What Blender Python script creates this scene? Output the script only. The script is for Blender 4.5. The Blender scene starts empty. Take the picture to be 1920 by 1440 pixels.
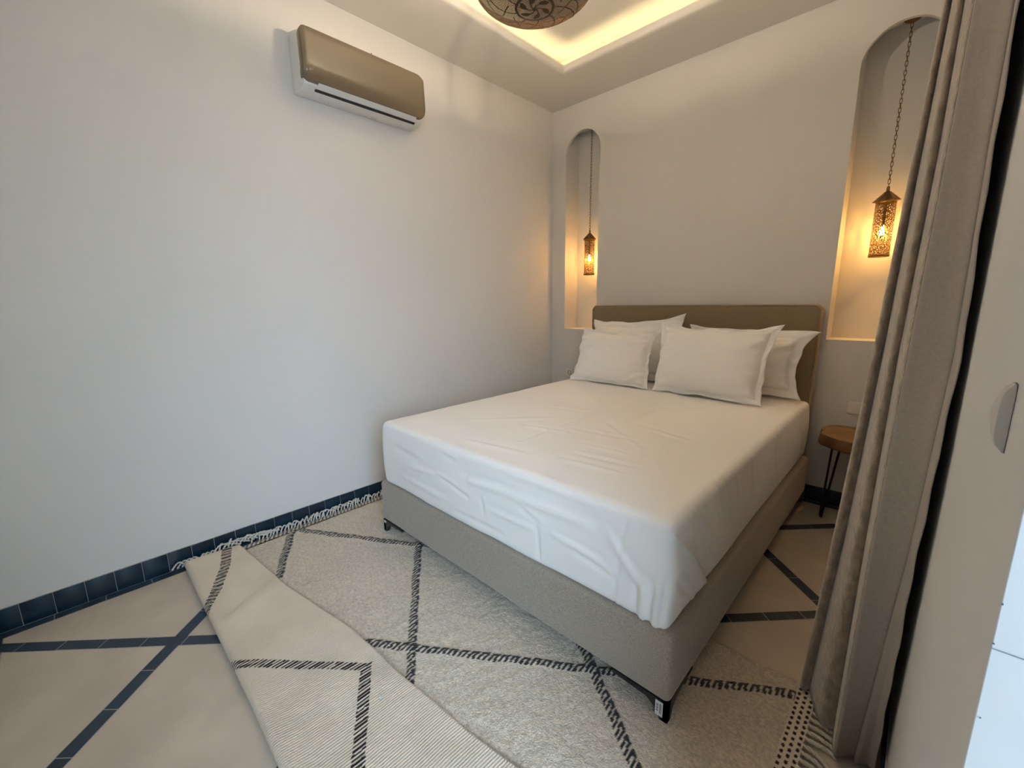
import bpy, bmesh, math, random
import numpy as np
from mathutils import Matrix, Vector

S = bpy.context.scene
C = S.collection
PI = math.pi
random.seed(7)

# ------------------------------------------------------------------ camera
F_PX, YAW, PITCH, ROLL = 794.163, 0.766723, 0.190950, -0.0126766
CAM = Vector((2.6519, -3.3352, 1.35))
fw = Vector((-math.sin(YAW) * math.cos(PITCH), math.cos(YAW) * math.cos(PITCH), -math.sin(PITCH)))
rt = fw.cross(Vector((0, 0, 1))).normalized()
up = rt.cross(fw)
r2 = rt * math.cos(ROLL) + up * math.sin(ROLL)
u2 = -rt * math.sin(ROLL) + up * math.cos(ROLL)
cd = bpy.data.cameras.new('camera')
cd.sensor_fit = 'HORIZONTAL'
cd.sensor_width = 36.0
cd.lens = F_PX / 1920 * 36.0
cd.clip_start = 0.02
cam = bpy.data.objects.new('camera', cd)
C.objects.link(cam)
M = Matrix((r2, u2, -fw)).transposed().to_4x4()
M.translation = CAM
cam.matrix_world = M
S.camera = cam

# ------------------------------------------------------------------ world, daylight, exposure
S.view_settings.view_transform = 'Standard'
S.view_settings.look = 'None'
S.view_settings.gamma = 1.0
S.view_settings.use_curve_mapping = False
S.view_settings.exposure = 0.0
S.cycles.use_denoising = True
S.cycles.max_bounces = 10
S.cycles.diffuse_bounces = 6
S.cycles.transparent_max_bounces = 16
S.cycles.sample_clamp_indirect = 60.0
S.cycles.caustics_reflective = False
S.cycles.caustics_refractive = False

W = bpy.data.worlds.new('sky')
S.world = W
W.use_nodes = True
bg = W.node_tree.nodes['Background']
bg.inputs['Color'].default_value = (0.62, 0.80, 1.0, 1)
bg.inputs['Strength'].default_value = 0.4


def area(name, loc, rot, sx, sy, energy, color):
    l = bpy.data.lights.new(name, 'AREA')
    l.shape = 'RECTANGLE'
    l.size, l.size_y = sx, sy
    l.energy, l.color = energy, color
    o = bpy.data.objects.new(name, l)
    C.objects.link(o)
    o.location, o.rotation_euler = loc, rot
    return o


# daylight through the open balcony door in the right wall (emits towards -x)
def aimed(name, loc, target, sx, sy, energy, color):
    d = Vector(target) - Vector(loc)
    o = area(name, loc, (0, 0, 0), sx, sy, energy, color)
    o.rotation_euler = d.to_track_quat('-Z', 'Y').to_euler()
    return o


aimed('daylight', (5.5, -4.6, 2.3), (2.75, -3.2, 1.2), 2.6, 2.6, 345, (0.58, 0.78, 1.02))
aimed('daylight_low', (4.0, -3.3, 1.3), (2.75, -3.28, 1.2), 1.5, 2.0, 20, (0.45, 0.80, 1.0))


# ------------------------------------------------------------------ helpers
def tag(o, label=None, cat=None, group=None, kind=None):
    if label: o['label'] = label
    if cat: o['category'] = cat
    if group: o['group'] = group
    if kind: o['kind'] = kind
    return o


def empty(name, loc=(0, 0, 0), label=None, cat=None, group=None):
    o = bpy.data.objects.new(name, None)
    C.objects.link(o)
    o.location = loc
    o.empty_display_size = 0.1
    return tag(o, label, cat, group)


class MB:
    def __init__(s): s.v = []; s.f = []; s.sm = []

    def raw(s, v, f, smooth=True):
        b = len(s.v)
        s.v += [tuple(p) for p in v]
        s.f += [tuple(i + b for i in q) for q in f]
        s.sm += [smooth] * len(f)

    def box(s, x0, x1, y0, y1, z0, z1):
        v = [(x, y, z) for z in (z0, z1) for y in (y0, y1) for x in (x0, x1)]
        s.raw(v, [(0, 2, 3, 1), (4, 5, 7, 6), (0, 1, 5, 4), (2, 6, 7, 3), (0, 4, 6, 2), (1, 3, 7, 5)], False)

    def quad(s, a, b, c, d, smooth=False): s.raw([a, b, c, d], [(0, 1, 2, 3)], smooth)

    def grid(s, P, smooth=True, close_u=False, close_v=False):
        P = np.asarray(P, float)
        n, m = P.shape[:2]
        v = P.reshape(-1, 3)
        f = []
        for i in range(n if close_u else n - 1):
            for j in range(m if close_v else m - 1):
                i2, j2 = (i + 1) % n, (j + 1) % m
                f.append((i * m + j, i2 * m + j, i2 * m + j2, i * m + j2))
        s.raw(v, f, smooth)

    def tube(s, pts, r, n=8, cap=True, closed=False):
        pts = [Vector(p) for p in pts]
        k = len(pts)
        rr = r if hasattr(r, '__len__') else [r] * k
        rings = []
        ref = None
        for i, p in enumerate(pts):
            if closed:
                t = pts[(i + 1) % k] - pts[i - 1]
            else:
                t = pts[min(i + 1, k - 1)] - pts[max(i - 1, 0)]
            t.normalize()
            if ref is None:
                ref = Vector((0, 0, 1)) if abs(t.z) < .9 else Vector((1, 0, 0))
            a = (ref - t * ref.dot(t)).normalized()
            ref = a
            b = t.cross(a)
            rings.append([p + (a * math.cos(2 * PI * j / n) + b * math.sin(2 * PI * j / n)) * rr[i] for j in range(n)])
        base = len(s.v)
        s.grid(rings, True, closed, True)
        if cap and not closed:
            s.f.append(tuple(base + j for j in range(n))[::-1]); s.sm.append(False)
            s.f.append(tuple(base + (k - 1) * n + j for j in range(n))); s.sm.append(False)

    def lathe(s, prof, n=32, center=(0, 0, 0), smooth=True):
        cx, cy, cz = center
        P = [[(cx + r * math.cos(2 * PI * j / n), cy + r * math.sin(2 * PI * j / n), cz + z) for j in range(n)] for r, z in prof]
        s.grid(P, smooth, False, True)

    def build(s, name, mat, parent=None, weld=False, bevel=0, solid=0):
        me = bpy.data.meshes.new(name)
        me.from_pydata(s.v, [], s.f)
        me.polygons.foreach_set('use_smooth', s.sm)
        if mat: me.materials.append(mat)
        if weld or bevel:
            bm = bmesh.new(); bm.from_mesh(me)
            bmesh.ops.remove_doubles(bm, verts=bm.verts, dist=1e-5)
            if bevel:
                es = [e for e in bm.edges if len(e.link_faces) == 2 and e.calc_face_angle() > 0.5]
                bmesh.ops.bevel(bm, geom=es, offset=bevel, segments=3, profile=0.5, affect='EDGES')
                for f in bm.faces: f.smooth = True
            bmesh.ops.recalc_face_normals(bm, faces=bm.faces)
            bm.to_mesh(me); bm.free()
        me.update()
        o = bpy.data.objects.new(name, me)
        C.objects.link(o)
        if parent:
            o.parent = parent
            o.matrix_parent_inverse = Matrix.Translation(-parent.location) if parent.type == 'EMPTY' else Matrix()
        if solid:
            md = o.modifiers.new('thickness', 'SOLIDIFY')
            md.thickness = solid; md.offset = -1
        return o


_T = np.random.RandomState(3).rand(256, 256)


def vn(x, y, seed=0):
    x = np.asarray(x, float) + seed * 17.31; y = np.asarray(y, float) + seed * 9.73
    xi = np.floor(x).astype(int); yi = np.floor(y).astype(int)
    fx = x - xi; fy = y - yi
    fx = fx * fx * (3 - 2 * fx); fy = fy * fy * (3 - 2 * fy)
    g = lambda a, b: _T[a % 256, b % 256]
    return (g(xi, yi) * (1 - fx) + g(xi + 1, yi) * fx) * (1 - fy) + (g(xi, yi + 1) * (1 - fx) + g(xi + 1, yi + 1) * fx) * fy - 0.5


def seg_dist(x, y, a, b):
    ax, ay = a; bx, by = b
    dx, dy = bx - ax, by - ay
    L = math.hypot(dx, dy)
    t = ((x - ax) * dx + (y - ay) * dy) / (L * L)
    tc = np.clip(t, 0, 1)
    d = np.hypot(x - ax - tc * dx, y - ay - tc * dy)
    sgn = ((x - ax) * (-dy) + (y - ay) * dx) / L
    return d, t * L, sgn, L


def sm(a, b, x):
    t = np.clip((x - a) / (b - a), 0, 1)
    return t * t * (3 - 2 * t)


# ------------------------------------------------------------------ materials
def lin(c): return tuple(((v / 255) / 12.92 if v / 255 <= .04045 else ((v / 255 + .055) / 1.055) ** 2.4) for v in c)


def mat(name, col, rough=0.6, var=None, bump=None, sheen=0, metal=0, spec=0.5, coat=0, emit=None, attr=None, attr_col=None):
    m = bpy.data.materials.new(name)
    m.use_nodes = True
    nt = m.node_tree
    b = nt.nodes['Principled BSDF']
    b.inputs['Base Color'].default_value = (*col, 1)
    b.inputs['Roughness'].default_value = rough
    b.inputs['Metallic'].default_value = metal
    b.inputs['Specular IOR Level'].default_value = spec
    b.inputs['Sheen Weight'].default_value = sheen
    b.inputs['Sheen Roughness'].default_value = 0.5
    b.inputs['Coat Weight'].default_value = coat
    b.inputs['Coat Roughness'].default_value = 0.08
    tc = nt.nodes.new('ShaderNodeTexCoord')
    src = None
    if var:
        sc, amt = var[:2]
        stretch = var[2] if len(var) > 2 else (1, 1, 1)
        mp = nt.nodes.new('ShaderNodeMapping'); mp.inputs['Scale'].default_value = stretch
        nt.links.new(tc.outputs['Object'], mp.inputs[0])
        n = nt.nodes.new('ShaderNodeTexNoise')
        n.inputs['Scale'].default_value = sc; n.inputs['Detail'].default_value = 5
        nt.links.new(mp.outputs[0], n.inputs['Vector'])
        r = nt.nodes.new('ShaderNodeValToRGB')
        r.color_ramp.elements[0].position = .3; r.color_ramp.elements[1].position = .7
        c2 = var[3] if len(var) > 3 else None
        lo = tuple(v * (1 - amt) for v in col); hi = tuple(min(1, v * (1 + amt)) for v in col)
        if c2: lo = c2; hi = col
        r.color_ramp.elements[0].color = (*lo, 1); r.color_ramp.elements[1].color = (*hi, 1)
        nt.links.new(n.outputs['Fac'], r.inputs[0])
        src = r.outputs[0]
        nt.links.new(src, b.inputs['Base Color'])
    if attr:
        a = nt.nodes.new('ShaderNodeAttribute'); a.attribute_name = attr
        mx = nt.nodes.new('ShaderNodeMix'); mx.data_type = 'RGBA'
        nt.links.new(a.outputs['Fac'], mx.inputs[0])
        if src: nt.links.new(src, mx.inputs[6])
        else: mx.inputs[6].default_value = (*col, 1)
        mx.inputs[7].default_value = (*attr_col, 1)
        nt.links.new(mx.outputs[2], b.inputs['Base Color'])
    if bump:
        sc, st, di = bump[:3]
        n = nt.nodes.new('ShaderNodeTexNoise')
        n.inputs['Scale'].default_value = sc; n.inputs['Detail'].default_value = 4
        if len(bump) > 3:
            mp = nt.nodes.new('ShaderNodeMapping'); mp.inputs['Scale'].default_value = bump[3]
            nt.links.new(tc.outputs['Object'], mp.inputs[0]); nt.links.new(mp.outputs[0], n.inputs['Vector'])
        else:
            nt.links.new(tc.outputs['Object'], n.inputs['Vector'])
        bp = nt.nodes.new('ShaderNodeBump')
        bp.inputs['Strength'].default_value = st; bp.inputs['Distance'].default_value = di
        nt.links.new(n.outputs['Fac'], bp.inputs['Height'])
        nt.links.new(bp.outputs[0], b.inputs['Normal'])
    if emit:
        b.inputs['Emission Color'].default_value = (*emit[0], 1)
        b.inputs['Emission Strength'].default_value = emit[1]
    return m


def pierced(name, col, scale, thr, rough=0.45, rnd=.28):
    """brass sheet with many small round holes"""
    m = mat(name, col, rough, metal=0.85, var=(30, .25))
    nt = m.node_tree
    b = nt.nodes['Principled BSDF']; out = nt.nodes['Material Output']
    tc = nt.nodes.new('ShaderNodeTexCoord')
    mp = nt.nodes.new('ShaderNodeMapping'); mp.inputs['Scale'].default_value = (scale,) * 3 if not hasattr(scale, '__len__') else scale
    nt.links.new(tc.outputs['UV'], mp.inputs[0])
    vo = nt.nodes.new('ShaderNodeTexVoronoi'); vo.voronoi_dimensions = '2D'
    vo.inputs['Scale'].default_value = 1.0; vo.inputs['Randomness'].default_value = rnd
    nt.links.new(mp.outputs[0], vo.inputs['Vector'])
    lt = nt.nodes.new('ShaderNodeMath'); lt.operation = 'LESS_THAN'; lt.inputs[1].default_value = thr
    nt.links.new(vo.outputs['Distance'], lt.inputs[0])
    tr = nt.nodes.new('ShaderNodeBsdfTransparent')
    mx = nt.nodes.new('ShaderNodeMixShader')
    nt.links.new(lt.outputs[0], mx.inputs[0]); nt.links.new(b.outputs[0], mx.inputs[1]); nt.links.new(tr.outputs[0], mx.inputs[2])
    nt.links.new(mx.outputs[0], out.inputs['Surface'])
    return m


PAINT = (0.67, 0.655, 0.63)
m_wall = mat('white_plaster', PAINT, .75, var=(1.3, .02), bump=(9, .12, .01), spec=.25)
m_ceil = mat('ceiling_plaster', (0.66, 0.64, 0.60), .8, var=(1.3, .02), bump=(9, .1, .01), spec=.2)
m_floor = mat('polished_concrete', (0.56, 0.488, 0.40), .42, var=(4.5, .10), bump=(9, .35, .006), spec=.35)
m_tile = mat('blue_glazed_tile', (0.006, 0.022, 0.040), .22, var=(14, .35), bump=(11, .2, .004), spec=.5)
m_inlay = mat('blue_floor_tile', (0.020, 0.038, 0.062), .38, var=(12, .3), bump=(20, .15, .003))
m_grout = mat('pale_grout', (0.42, 0.40, 0.37), .9)
m_sheet = mat('white_cotton', (0.90, 0.895, 0.88), .85, bump=(55, .10, .004), sheen=.15, spec=.2)
m_pillow = mat('pillow_cotton', (0.90, 0.89, 0.875), .85, bump=(45, .12, .004), sheen=.15, spec=.2)
m_uph = mat('beige_upholstery', (0.34, 0.295, 0.235), .85, var=(260, .28), bump=(420, .5, .002), sheen=.35, spec=.25)
m_head = mat('headboard_velvet', (0.25, 0.195, 0.115), .85, var=(200, .18), bump=(420, .4, .002), sheen=.3, spec=.2)
m_black = mat('black_plastic', (0.018, 0.017, 0.017), .38)
m_iron = mat('black_iron', (0.012, 0.012, 0.013), .45, metal=.3)
m_stick = mat('white_sticker', (0.75, 0.75, 0.75), .5)
m_ink = mat('printed_ink', (0.08, 0.08, 0.09), .6)
m_pile = mat('cream_wool_pile', (0.70, 0.605, 0.48), .95, var=(90, .20), bump=(190, 1.0, .010), sheen=.3, spec=.1, attr='ink', attr_col=(.012, .011, .013))
m_weave = mat('cream_flat_weave', (0.66, 0.575, 0.46), .95, var=(5, .07), bump=(260, .6, .003), sheen=.2, spec=.1, attr='ink', attr_col=(.018, .013, .016))
m_yarn = mat('cream_yarn', (0.66, 0.60, 0.52), .95, bump=(300, .6, .003), sheen=.2, spec=.1)
m_wool = mat('black_wool', (.012, .011, .013), .95)
m_velvet = mat('taupe_velvet', (0.31, 0.24, 0.18), .8, var=(55, .30, (1, 1, .6)), bump=(110, .6, .005), sheen=.6, spec=.15)
m_lining = mat('taupe_lining', (0.36, 0.315, 0.275), .85, var=(120, .06), bump=(300, .15, .002), sheen=.15, spec=.2)
m_acw = mat('white_plastic', (0.74, 0.74, 0.73), .4)
m_acp = mat('champagne_gloss_plastic', (0.185, 0.140, 0.088), .16, spec=.55, coat=.6)
m_dark = mat('dark_gap', (0.02, 0.02, 0.022), .6)
m_plate = mat('switch_plastic', (0.74, 0.71, 0.66), .4)
m_fix = mat('grey_white_plastic', (0.56, 0.53, 0.52), .4)
m_bronze = mat('dark_bronze', (0.045, 0.028, 0.014), .55, metal=.5)
m_brass = mat('aged_brass', (0.20, 0.125, 0.05), .42, metal=.85, var=(35, .3))
m_shade = pierced('pierced_brass', (0.20, 0.105, 0.030), 1.0, .36, .45, .7)
m_dome = pierced('pierced_dome_brass', (0.15, 0.085, 0.036), 1.0, .215, .5)
m_bulb = mat('lit_bulb', (1, .9, .7), .4, emit=((1.0, .66, .26), 60))
m_bulbw = mat('lit_white_bulb', (1, .95, .9), .4, emit=((1.0, .90, .74), 30))
m_led = mat('lit_strip', (1, .9, .6), .4, emit=((1.0, .80, .42), 15))
m_led2 = mat('lit_strip_strong', (1, .9, .6), .4, emit=((1.0, .80, .42), 15))
m_alu = mat('grey_aluminium', (0.20, 0.22, 0.24), .22, metal=.6)
m_daywall = m_wall

# live edge wood
m_wood = mat('oiled_wood', (0.22, 0.130, 0.048), .5, var=(9, .35, (1, 1, 1)), bump=(40, .2, .003))
m_bark = mat('wood_rim', (0.13, 0.060, 0.018), .6, var=(14, .4, (1, 1, .25)), bump=(40, .4, .004))


def uvify(o, fn):
    """planar 2D coordinates for the pierced pattern, computed per vertex"""
    me = o.data
    uv = me.uv_layers.new(name='UVMap')
    for l in me.loops:
        uv.data[l.index].uv = fn(me.vertices[l.vertex_index].co)


# ------------------------------------------------------------------ room shell
XR, YF, HC, YE = 2.73, -3.76, 3.03, -2.815   # right wall, front wall, ceiling, end of right wall
TH = 0.28

b = MB(); b.quad((-.3, YF - .3, 0), (3.6, YF - .3, 0), (3.6, .3, 0), (-.3, .3, 0))
tag(b.build('floor', m_floor), kind='structure')

b = MB(); b.box(-.2, 0, YF - .2, .3, 0, HC + .3)
tag(b.build('wall_left', m_wall), kind='structure')

# back wall with two arched niches
N1, N2 = (.153, .509), (2.222, 2.578)
ZB, ZS, ND = 1.092, 2.632, .20
b = MB()


def arch(x0, x1, n=48):
    cx, r = (x0 + x1) / 2, (x1 - x0) / 2
    return [(cx - r * math.cos(PI * i / n), ZS + r * math.sin(PI * i / n)) for i in range(n + 1)]


b.quad((0, 0, 0), (N1[0], 0, 0), (N1[0], 0, HC), (0, 0, HC))
b.quad((N1[1], 0, 0), (N2[0], 0, 0), (N2[0], 0, HC), (N1[1], 0, HC))
b.quad((N2[1], 0, 0), (XR + .1, 0, 0), (XR + .1, 0, HC), (N2[1], 0, HC))
for x0, x1 in (N1, N2):
    b.quad((x0, 0, 0), (x1, 0, 0), (x1, 0, ZB), (x0, 0, ZB))
    A = arch(x0, x1)
    for (xa, za), (xb, zb) in zip(A, A[1:]):
        b.quad((xa, 0, za), (xb, 0, zb), (xb, 0, HC), (xa, 0, HC))
    LIP, ZI = .025, 2.868
    b.grid([[(x, 0, z), (x, LIP, z)] for x, z in A], True)
    for (xa, za), (xb, zb) in zip(A, A[1:]):
        b.quad((xa, LIP, za), (xb, LIP, zb), (xb, LIP, ZI), (xa, LIP, ZI))
    for x in (x0, x1):
        b.quad((x, 0, ZB), (x, LIP, ZB), (x, LIP, ZS), (x, 0, ZS))
        b.quad((x, LIP, ZB), (x, ND, ZB), (x, ND, ZI), (x, LIP, ZI))
    b.quad((x0, 0, ZB), (x1, 0, ZB), (x1, ND, ZB), (x0, ND, ZB))
    b.quad((x0, LIP, ZI), (x1, LIP, ZI), (x1, ND, ZI), (x0, ND, ZI))
    b.quad((x0, ND, ZB), (x1, ND, ZB), (x1, ND, ZI), (x0, ND, ZI))
ow = b.build('wall_back', m_wall)
tag(ow, kind='structure')
sharp = ow.data
# outer shell behind the niches so that no sky leaks in
b = MB(); b.box(-.2, XR + .6, .24, .34, 0, HC + .3)
tag(b.build('wall_outer', m_wall), kind='structure')

# right wall, ends at the door opening
b = MB(); b.box(XR, XR + TH, YE, .24, 0, HC + .3)
wr = b.build('wall_right', m_wall, bevel=.0015)
tag(wr, kind='structure')
# hairline crack on the end face
b = MB()
cr = [(XR + .0005 + .27 * i / 14, YE - .0006, 1.047 - .0030 * i + .0035 * math.sin(i * 1.7) - (.0055 * (i - 3) if i > 3 else 0)) for i in range(15)]
b.tube(cr, .0005, 4)
b.build('crack', mat('crack_line', (.12, .12, .13), .9), wr)
m_chip = mat('chipped_plaster', (.10, .10, .10), .95)
for cx_, cz_, rr_ in ((XR + .001, 1.091, .0011), (XR + .0035, .976, .0009), (XR + .0012, 1.052, .0010)):
    b = MB()
    b.raw([(cx_, YE - .0008, cz_)] + [(cx_ + rr_ * random.uniform(.5, 1.1) * math.cos(t), YE - .0008, cz_ + 1.4 * rr_ * random.uniform(.5, 1.1) * math.sin(t)) for t in np.linspace(0, 2 * PI, 10)[:-1]], [(0, i + 1, (i + 1) % 9 + 1) for i in range(9)], False)
    b.build('chip', m_chip, wr)
b = MB(); b.box(XR, XR + TH, YE - .93, YE, 2.35, HC + .3); b.box(XR, XR + TH, YF - .2, YE - .93, 0, HC + .3)
tag(b.build('wall_right_lintel', m_wall), kind='structure')
b = MB(); b.box(-.2, XR + .02, YF - .2, YF, 0, HC + .3)
tag(b.build('wall_front', m_wall), kind='structure')
# slim aluminium frame of the open balcony door
b = MB()
b.box(XR + TH - .05, XR + TH, YE - .04, YE, 0, 2.35); b.box(XR + TH - .05, XR + TH, YE - .93, YE - .89, 0, 2.35); b.box(XR + TH - .05, XR + TH, YE - .89, YE - .04, 2.30, 2.35)
tag(b.build('door_1', m_alu, bevel=.004), kind='structure')

# ceiling: soffit, rounded lip, light trough, riser and upper ceiling
RX0, RX1, RY0, RY1 = .485, 2.245, -3.27, -.485
b = MB()
X0, X1, Y0, Y1 = 0, XR + .1, YF - .1, 0
lip = [(0, 0)] + [(-.0 + .02 - .02 * math.cos(t), .02 - .02 * math.sin(t)) for t in np.linspace(PI / 2, 0, 1)]


def loop(off, z):
    return [(RX0 + off, RY0 + off, z), (RX1 - off, RY0 + off, z), (RX1 - off, RY1 - off, z), (RX0 + off, RY1 - off, z)]


rings = [[(X0, Y0, HC), (X1, Y0, HC), (X1, Y1, HC), (X0, Y1, HC)], loop(-.03, HC)]
for t in np.linspace(0, PI / 2, 6)[1:]:
    rings.append(loop(-.03 + .03 * math.sin(t), HC + .03 * (1 - math.cos(t))))
rings += [loop(0, HC + .05), loop(-.006, HC + .055), loop(-.02, HC + .055), loop(-.02, HC + .02), loop(-.115, HC + .02)]
b.grid(rings, True, False, True)
rings = [loop(-.115, HC + .02), loop(-.115, HC + .15)]
b.grid(rings, False, False, True)
L = loop(-.115, HC + .15)
b.quad(*L)
oc = b.build('ceiling', m_ceil)
me = oc.data
try:
    me.set_sharp_from_angle(angle=math.radians(40))
except Exception:
    pass
tag(oc, kind='structure')
try:
    ow.data.set_sharp_from_angle(angle=math.radians(40))
except Exception:
    pass
b = MB(); b.box(-.2, XR + .5, YF - .2, .3, HC + .3, HC + .4)
tag(b.build('ceiling_slab', m_ceil), kind='structure')

# warm strip lights lying in the trough: a softer run on the left and headboard sides, a stronger run on the two sides towards the door
def run(x0, x1, y0, y1):
    b.box(x0, x1, y0, y1, HC + .0205, HC + .027)


b = MB()
run(RX0 - .06, RX0 - .046, RY0 - .03, RY1 + .06); run(RX0 - .046, RX1 + .03, RY1 + .046, RY1 + .06)
tag(b.build('strip_light', m_led), 'warm strip light hidden in the ceiling trough along the left and headboard sides', 'light', 'strip lights in the ceiling trough')
b = MB()
run(RX1 + .046, RX1 + .06, RY0 - .06, RY1 + .03); run(RX0 - .03, RX1 + .046, RY0 - .06, RY0 - .046)
tag(b.build('strip_light', m_led2), 'warm strip light hidden in the ceiling trough along the right and door sides', 'light', 'strip lights in the ceiling trough')

# baseboards: row of blue tiles, pale grout behind
b = MB(); b.box(0, .004, YF, 0, 0, .1085)
bl = b.build('baseboard_left', m_grout); tag(bl, kind='structure')
b = MB()
y = -3.7537
while y < -.01:
    y2 = min(y + .1005, 0)
    t = .0085 + random.uniform(-.0008, .0008)
    b.box(.0, t, y + .0012, y2 - .0012, .004, .106 + random.uniform(-.001, .001))
    y += .1005
b.build('tile_row', m_tile, bl, bevel=.0012)
b = MB(); b.box(0, XR, -.004, 0, 0, .1085)
bb = b.build('baseboard_back', m_grout); tag(bb, kind='structure')
b = MB()
x = .0
while x < XR - .01:
    x2 = min(x + .1005, XR)
    b.box(x + .0012, x2 - .0012, -.0085 + random.uniform(-.0008, .0008), 0, .004, .106)
    x += .1005
b.build('tile_row', m_tile, bb, bevel=.0012)
b = MB(); b.box(XR - .004, XR, YE + .002, 0, 0, .1085)
br_ = b.build('baseboard_right', m_grout); tag(br_, kind='structure')
b = MB()
y = YE + .002
while y < -.01:
    b.box(XR - .0085, XR, y + .0012, min(y + .1005, 0) - .0012, .004, .106); y += .1005
b.build('tile_row', m_tile, br_, bevel=.0012)

# inlaid floor strips: border along walls and diagonal lattice
b = MB(); g = MB()


def strip(p, q, w=.05, seg=.163, off=0.0):
    p, q = Vector((*p, 0)), Vector((*q, 0))
    d = q - p; Ln = d.length; d.normalize()
    nrm = Vector((-d.y, d.x, 0))
    g.raw([p + nrm * (w / 2 + .003) + Vector((0, 0, .0005)), p - nrm * (w / 2 + .003) + Vector((0, 0, .0005)),
           q - nrm * (w / 2 + .003) + Vector((0, 0, .0005)), q + nrm * (w / 2 + .003) + Vector((0, 0, .0005))], [(0, 1, 2, 3)], False)
    t = -off
    while t < Ln:
        a, c = max(t + .0015, 0), min(t + seg - .0015, Ln)
        if c > a + .004:
            h = .0009 + random.uniform(0, .0003)
            jw = lambda: w / 2 + random.uniform(-.0018, .0012)
            v = [p + d * a + nrm * jw(), p + d * a - nrm * jw(), p + d * c - nrm * jw(), p + d * c + nrm * jw()]
            b.raw([u + Vector((0, 0, h)) for u in v], [(0, 1, 2, 3)], False)
        t += seg


strip((.0275, YF + .03), (.0275, -.02), .046, .168)
strip((.05, -.03), (XR, -.03), .046, .168)
strip((.05, YF + .03), (XR, YF + .03), .046, .168)
strip((.10, -3.732), (2.72, -1.01), .047, .163, .06)
strip((.05, -2.705 - .05), (2.66, -.06), .05, .163)
strip((.05, -1.64), (1.62, -.06), .05, .163)
strip((.05, -2.66), (1.09, -3.70), .05, .157, .02)
strip((.06, -1.63 - .06), (2.06, -3.69), .05, .16)
strip((.06, -.70), (2.70, -3.36), .05, .16)
strip((.40, -.06), (2.70, -2.37), .05, .16)
strip((1.365, -.06), (2.70, -1.395), .05, .16, .05)
ti = g.build('trim_1', m_grout); tag(ti, kind='structure')
b.build('inlay_tiles', m_inlay, ti)


# ------------------------------------------------------------------ rounded boxes
def rbox(x0, x1, y0, y1, z0, z1, r, res, disp=None, skip_bottom=False):
    """rounded box surface on a fine grid; disp(P, N) -> displaced points"""
    mb = MB()

    def axis(a, c):
        n = max(2, int(round((c - a) / res)))
        u = np.linspace(a, c, n + 1)
        k = 5
        e = r * (1 - np.cos(np.linspace(0, PI / 2, k + 1))) if r > 0 else []
        u = u[(u > a + r * 1.05) & (u < c - r * 1.05)]
        return np.concatenate([a + np.asarray(e), u, (c - np.asarray(e))[::-1]])
    ax, ay, az = axis(x0, x1), axis(y0, y1), axis(z0, z1)
    lo = np.array([x0 + r, y0 + r, z0 + r]); hi = np.array([x1 - r, y1 - r, z1 - r])

    def face(P):
        q = np.clip(P, lo, hi)
        n = P - q
        ln = np.linalg.norm(n, axis=-1, keepdims=True); ln[ln == 0] = 1
        n = n / ln
        Q = q + n * r
        if disp is not None: Q = disp(Q, n)
        return Q
    X, Y = np.meshgrid(ax, ay, indexing='ij')
    mb.grid(face(np.stack([X, Y, X * 0 + z1], -1)))
    if not skip_bottom: mb.grid(face(np.stack([X, Y, X * 0 + z0], -1))[::-1])
    X, Z = np.meshgrid(ax, az, indexing='ij')
    mb.grid(face(np.stack([X, X * 0 + y0, Z], -1))); mb.grid(face(np.stack([X, X * 0 + y1, Z], -1))[::-1])
    Y, Z = np.meshgrid(ay, az, indexing='ij')
    mb.grid(face(np.stack([Y * 0 + x0, Y, Z], -1))[::-1]); mb.grid(face(np.stack([Y * 0 + x1, Y, Z], -1)))
    return mb


# ------------------------------------------------------------------ bed
bed = empty('bed', (1.35, -1.1, 0), 'wide bed frame upholstered in beige fabric with plain headboard and black corner legs', 'bed')


def soft(P, N):
    k = .004 * vn(P[..., 0] * 3 + P[..., 1] * 3, P[..., 2] * 4, 2)
    return P + N * k[..., None]


rbox(.475, 2.225, -2.2, -.1, .092, .337, .022, .05, soft).build('base', m_uph, bed, weld=True)
hb = rbox(.53, 2.197, -.1, -.006, .06, 1.313, .03, .06).build('headboard', m_head, bed, weld=True)
b = MB()
b.tube([(2.1905, -.097, .1), (2.1905, -.097, 1.28), (2.165, -.097, 1.305), (.562, -.097, 1.305), (.537, -.097, 1.28), (.537, -.097, .1)], .004, 6)
b.build('piping', m_head, hb)


def bed_leg(cx, cy, sx, sy):
    """bracket leg: tapered post under the corner with two wedge arms along the edges"""
    mb = MB()
    z0, z1 = .021, .094

    def wedge(dx, dy):
        # profile in (along, z), extruded across
        prof = [(0, z0), (.026, z0), (.040, .055), (.075, .076), (.20, .082), (.20, z1), (0, z1)]
        w = .02
        n = len(prof)
        px, py = (abs(dy), abs(dx))
        V = []
        for o in (0, w):
            for a, z in prof:
                V.append((cx + dx * a + (sx if dx == 0 else 0) * o, cy + dy * a + (sy if dy == 0 else 0) * o, z))
        Fc = [tuple(range(n)), tuple(range(n, 2 * n))[::-1]] + [(i, n + i, n + (i + 1) % n, (i + 1) % n) for i in range(n)]
        mb.raw(V, Fc, False)
    wedge(sx, 0); wedge(0, sy)
    o = mb.build('leg', m_black, bed)
    bm = bmesh.new(); bm.from_mesh(o.data); bmesh.ops.recalc_face_normals(bm, faces=bm.faces); bm.to_mesh(o.data); bm.free()
    return o


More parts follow.
